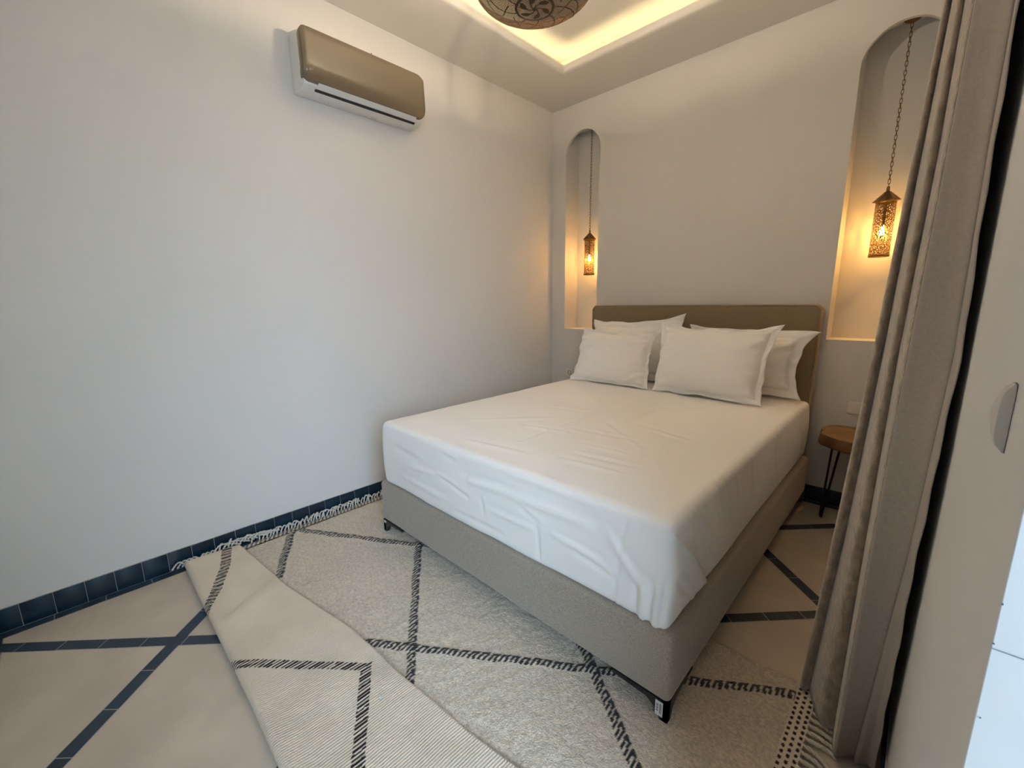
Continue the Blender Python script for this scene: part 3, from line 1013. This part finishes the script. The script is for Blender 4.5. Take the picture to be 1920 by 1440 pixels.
o = dome(-1).build('lower_shade', m_dome, lp); uvify(o, lambda c: ((c.x - lx) / .0062, (c.y - ly) / .0062))
b = MB(); b.tube([(lx + la * math.cos(a), ly + la * math.sin(a), lz) for a in np.linspace(0, 2 * PI, 65)[:-1]], .004, 8, closed=True); b.build('rim', m_bronze, lp)


def on_dome(x, y, e=.0012):
    r = min(math.hypot(x, y), la * .999)
    return (lx + x, ly + y, lz - lb * math.sqrt(1 - (r / la) ** 2) - e)


def ribbon(mb, pts, ws):
    rows = []
    for i, (x, y) in enumerate(pts):
        x2, y2 = pts[min(i + 1, len(pts) - 1)]; x1, y1 = pts[max(i - 1, 0)]
        tx, ty = x2 - x1, y2 - y1
        l = math.hypot(tx, ty) or 1
        nx, ny = -ty / l, tx / l
        w = ws[i] if hasattr(ws, '__len__') else ws
        rows.append([on_dome(x + nx * w * k, y + ny * w * k) for k in (-1, -.33, .33, 1)])
    mb.grid(rows)


b = MB(); ribbon(b, [(.075 * math.cos(a), .075 * math.sin(a)) for a in np.linspace(0, 2 * PI, 49)], .0055)
md = b.build('medallion_ring', m_bronze, lp)
for k in range(6):
    b = MB(); a0 = 2 * PI * k / 6 + .3
    pts = []; ws = []
    for t in np.linspace(0, 1, 14):
        r = .008 + .056 * t; a = a0 + 1.0 * t
        pts.append((r * math.cos(a), r * math.sin(a))); ws.append(.003 + .0085 * max(0, math.sin((t - .45) / .55 * PI)) if t > .45 else .003)
    ribbon(b, pts, ws); b.build('leaf', m_bronze, lp)
b = MB(); b.raw([on_dome(0, 0, .002)] + [on_dome(.010 * math.cos(t), .010 * math.sin(t), .002) for t in np.linspace(0, 2 * PI, 17)[:-1]], [(0, i, i % 16 + 1) for i in range(1, 17)]); b.build('boss', m_bronze, lp)
for k in range(9):
    b = MB(); a0 = 2 * PI * k / 9
    pts = []
    for t in np.linspace(0, 1, 18):
        r = .08 + .160 * t; a = a0 + .9 * t ** 1.4
        pts.append((r * math.cos(a), r * math.sin(a)))
    ribbon(b, pts, .003)
    pts = []
    for t in np.linspace(0, 1, 16):
        a = a0 + .9 * (.5 ** 1.4) + .15 - .62 * math.sin(t * PI) * .9; r = .105 + .09 * t
        pts.append((r * math.cos(a), r * math.sin(a)))
    ribbon(b, pts, .0026)
    b.build('scroll', m_bronze, lp)
for k in range(3):
    b = MB(); a = 2 * PI * k / 3 + .5
    link_chain(b, (lx + .02 * math.cos(a), ly + .02 * math.sin(a), HC + .125), (lx + la * math.cos(a), ly + la * math.sin(a), lz + .004)); b.build('chain', m_brass, lp)
b = MB(); b.lathe([(.0, HC + .115), (.045, HC + .12), (.055, HC + .15)], 24, (lx, ly, 0)); b.build('canopy', m_brass, lp)
b = MB(); b.lathe([(0, -.03), (.018, -.025), (.028, -.006), (.024, .015), (.012, .035), (0, .036)], 20, (lx, ly, lz - .02)); b.build('bulb', m_bulbw, lp)
l = bpy.data.lights.new('lamp_light', 'POINT'); l.energy = 520; l.color = (1.0, .80, .58); l.shadow_soft_size = .03
lo = bpy.data.objects.new('lamp_light', l); C.objects.link(lo); lo.location = (lx, ly, lz - .02); lo.parent = lp; lo.matrix_parent_inverse = Matrix.Translation(-lp.location)

# ------------------------------------------------------------------ outlets
so = empty('power_socket', (.228, 0, .667), 'small power socket on the back wall behind the left pillows', 'socket')
rbox(.189, .267, -.010, -.0005, .630, .705, .0025, .03).build('plate', m_plate, so, weld=True)
b = MB()
b.tube([(.228 + .020 * math.cos(t), -.0105, .667 + .020 * math.sin(t)) for t in np.linspace(0, 2 * PI, 33)[:-1]], .0018, 6, closed=True)
for dx in (-.008, .008): b.lathe([(0, 0), (.0028, 0)], 10, (.228 + dx, -.0106, .667)); b.tube([(.228 + dx, -.0102, .667), (.228 + dx, -.0108, .667)], .0026, 8)
b.build('socket_well', m_dark, so)
sw = empty('switch_plate', (2.45, 0, .675), 'double white switch plate low on the back wall above the side table', 'switch')
rbox(2.376, 2.536, -.011, -.0005, .636, .713, .003, .04).build('plate', m_plate, sw, weld=True)
for x0, x1 in ((2.385, 2.453), (2.459, 2.527)):
    rbox(x0, x1, -.0135, -.0105, .644, .705, .0014, .03).build('rocker', m_plate, sw, weld=True)

# wall fixture near the door: tapering plastic housing with domed top
fx = MB()
levels = [(1.190, .002, -2.682, -2.672), (1.197, .008, -2.682, -2.666), (1.205, .0100, -2.682, -2.650), (1.222, .0105, -2.682, -2.622), (1.235, .0105, -2.682, -2.640), (1.247, .0100, -2.682, -2.655), (1.257, .007, -2.681, -2.660), (1.262, .002, -2.680, -2.664)]
rows = []
for z, d, ya, yb in levels:
    rows.append([(XR - .0005, ya, z), (XR - d * .95, ya, z), (XR - d, ya + .001, z), (XR - d, yb - .003, z), (XR - d * .8, yb, z), (XR - .0005, yb, z)])
fx.grid(rows, False, False, True)
fx.f.append(tuple(range(6))[::-1]); fx.sm.append(False)
fx.f.append(tuple(range(6 * (len(levels) - 1), 6 * len(levels)))); fx.sm.append(False)
fxo = fx.build('wall_bracket', m_fix, bevel=.0006)
tag(fxo, 'pale plastic wedge shaped fitting on the wall right of the curtain', 'wall fitting')

# ------------------------------------------------------------------ curtain
cu = empty('curtain', (2.62, -1.8, 0), 'taupe velvet curtain with paler lining hanging in folds at the right wall', 'curtain')
SL = np.array([-.75, -.45, -.095, .215, .44])
AZ = {'L': [-5.12, -4.17, -3.16, -2.41, -1.90], 'G1': [-4.3, -3.29, -2.46, -1.93, -1.5], 'R1': [-1.6, -1.51, -1.30, -.80, -.71], 'R2': [-1.15, -.91, -.56, -.20, -.06],
      'C': [1.10, 1.99, 2.57, 2.31, 2.27], 'H': [2.46, 2.60, 3.05, 2.63, 2.51]}


def az_at(k, z, dist):
    s = (z - CAM.z) / dist
    v = AZ[k]
    if s > SL[-1]: return v[-1] + (v[-1] - v[-2]) / (SL[-1] - SL[-2]) * (s - SL[-1]) * .4
    if s < SL[0]: return v[0] + (v[0] - v[1]) / (SL[0] - SL[1]) * (s - SL[0])
    return float(np.interp(s, SL, v))


def pt(az, d, z): return np.array([CAM.x + d * math.tan(math.radians(az)), CAM.y + d, z])


def catmull(P, n):
    P = np.asarray(P); out = []
    for i in range(len(P) - 1):
        p0, p1, p2, p3 = P[max(i - 1, 0)], P[i], P[i + 1], P[min(i + 2, len(P) - 1)]
        for k in range(n):
            t = k / n
            out.append(.5 * ((2 * p1) + (p2 - p0) * t + (2 * p0 - 5 * p1 + 4 * p2 - p3) * t * t + (3 * p1 - p0 - 3 * p2 + p3) * t ** 3))
    out.append(P[-1])
    return np.array(out)


zs = np.concatenate([np.linspace(.026, 2.98, 75)])
Vr, Lr = [], []
for z in zs:
    a = lambda k, d: az_at(k, z, d)
    L_ = a('L', 1.60); G = a('G1', 1.60); R1 = a('R1', 1.5); R2 = a('R2', 1.38)
    mid = (G + R1) / 2
    xb = 2.715
    w = .1 * math.sin(z * 2.3)
    ctrl = [(2.722, -1.30, z), (2.655, -1.36, z), (2.70, -1.44, z), (2.61 + .02 * w, -1.50, z), tuple(pt(L_ + .9, 1.70, z)), tuple(pt(L_, 1.605, z)), tuple(pt(L_ + .18 * (G - L_), 1.575, z)),
            tuple(pt(G - .10, 1.59, z)), tuple(pt(G + .04, 1.60, z)), tuple(pt(G + .22 * (R1 - G), 1.535, z)), tuple(pt(G + .55 * (R1 - G), 1.475, z)), tuple(pt(R1 - .12, 1.475, z)), tuple(pt(R1 + .02, 1.492, z)),
            tuple(pt(R1 + .25 * (R2 - R1), 1.455, z)), tuple(pt(R1 + .7 * (R2 - R1), 1.40, z)), tuple(pt(R2, 1.385, z))]
    Vr.append(catmull(ctrl, 6))
    dC = float(np.interp(z, [0, .5, 1.0], [1.43, 1.38, 1.33])); dH = float(np.interp(z, [0, .5, 1.0], [1.40, 1.31, 1.22]))
    Cc = a('C', dC); Hh = a('H', dH)
    wav = .12 * math.sin(z * 16) * .5 + .10 * math.sin(z * 37 + 1)
    ctrl = [tuple(pt(R2, 1.384, z)), tuple(pt(R2 + .12, 1.378, z)), tuple(pt(R2 + .3 * (Cc - R2), 1.38 + .25 * (dC - 1.38), z)), tuple(pt(R2 + .65 * (Cc - R2), 1.38 + .6 * (dC - 1.38), z)), tuple(pt(Cc - .1, dC - .005, z)), tuple(pt(Cc + .02, dC, z)),
            tuple(pt(Cc + .12, dC - .03, z)), tuple(pt(Cc + .6 * (Hh - Cc) + wav * .4, dH + .02, z)), tuple(pt(Hh + wav * .5, dH, z))]
    q_ = catmull(ctrl, 6)
    q_[:, 0] = np.minimum(q_[:, 0], XR - .004)
    Lr.append(q_)
Vr, Lr = np.array(Vr), np.array(Lr)
mb = MB(); mb.grid(Vr); mb.build('velvet_panel', m_velvet, cu, solid=.003)
mb = MB(); mb.grid(Lr); ol = mb.build('lining', m_lining, cu, solid=.002); ol['label'] = 'smooth grey taupe lining with hemmed edge'
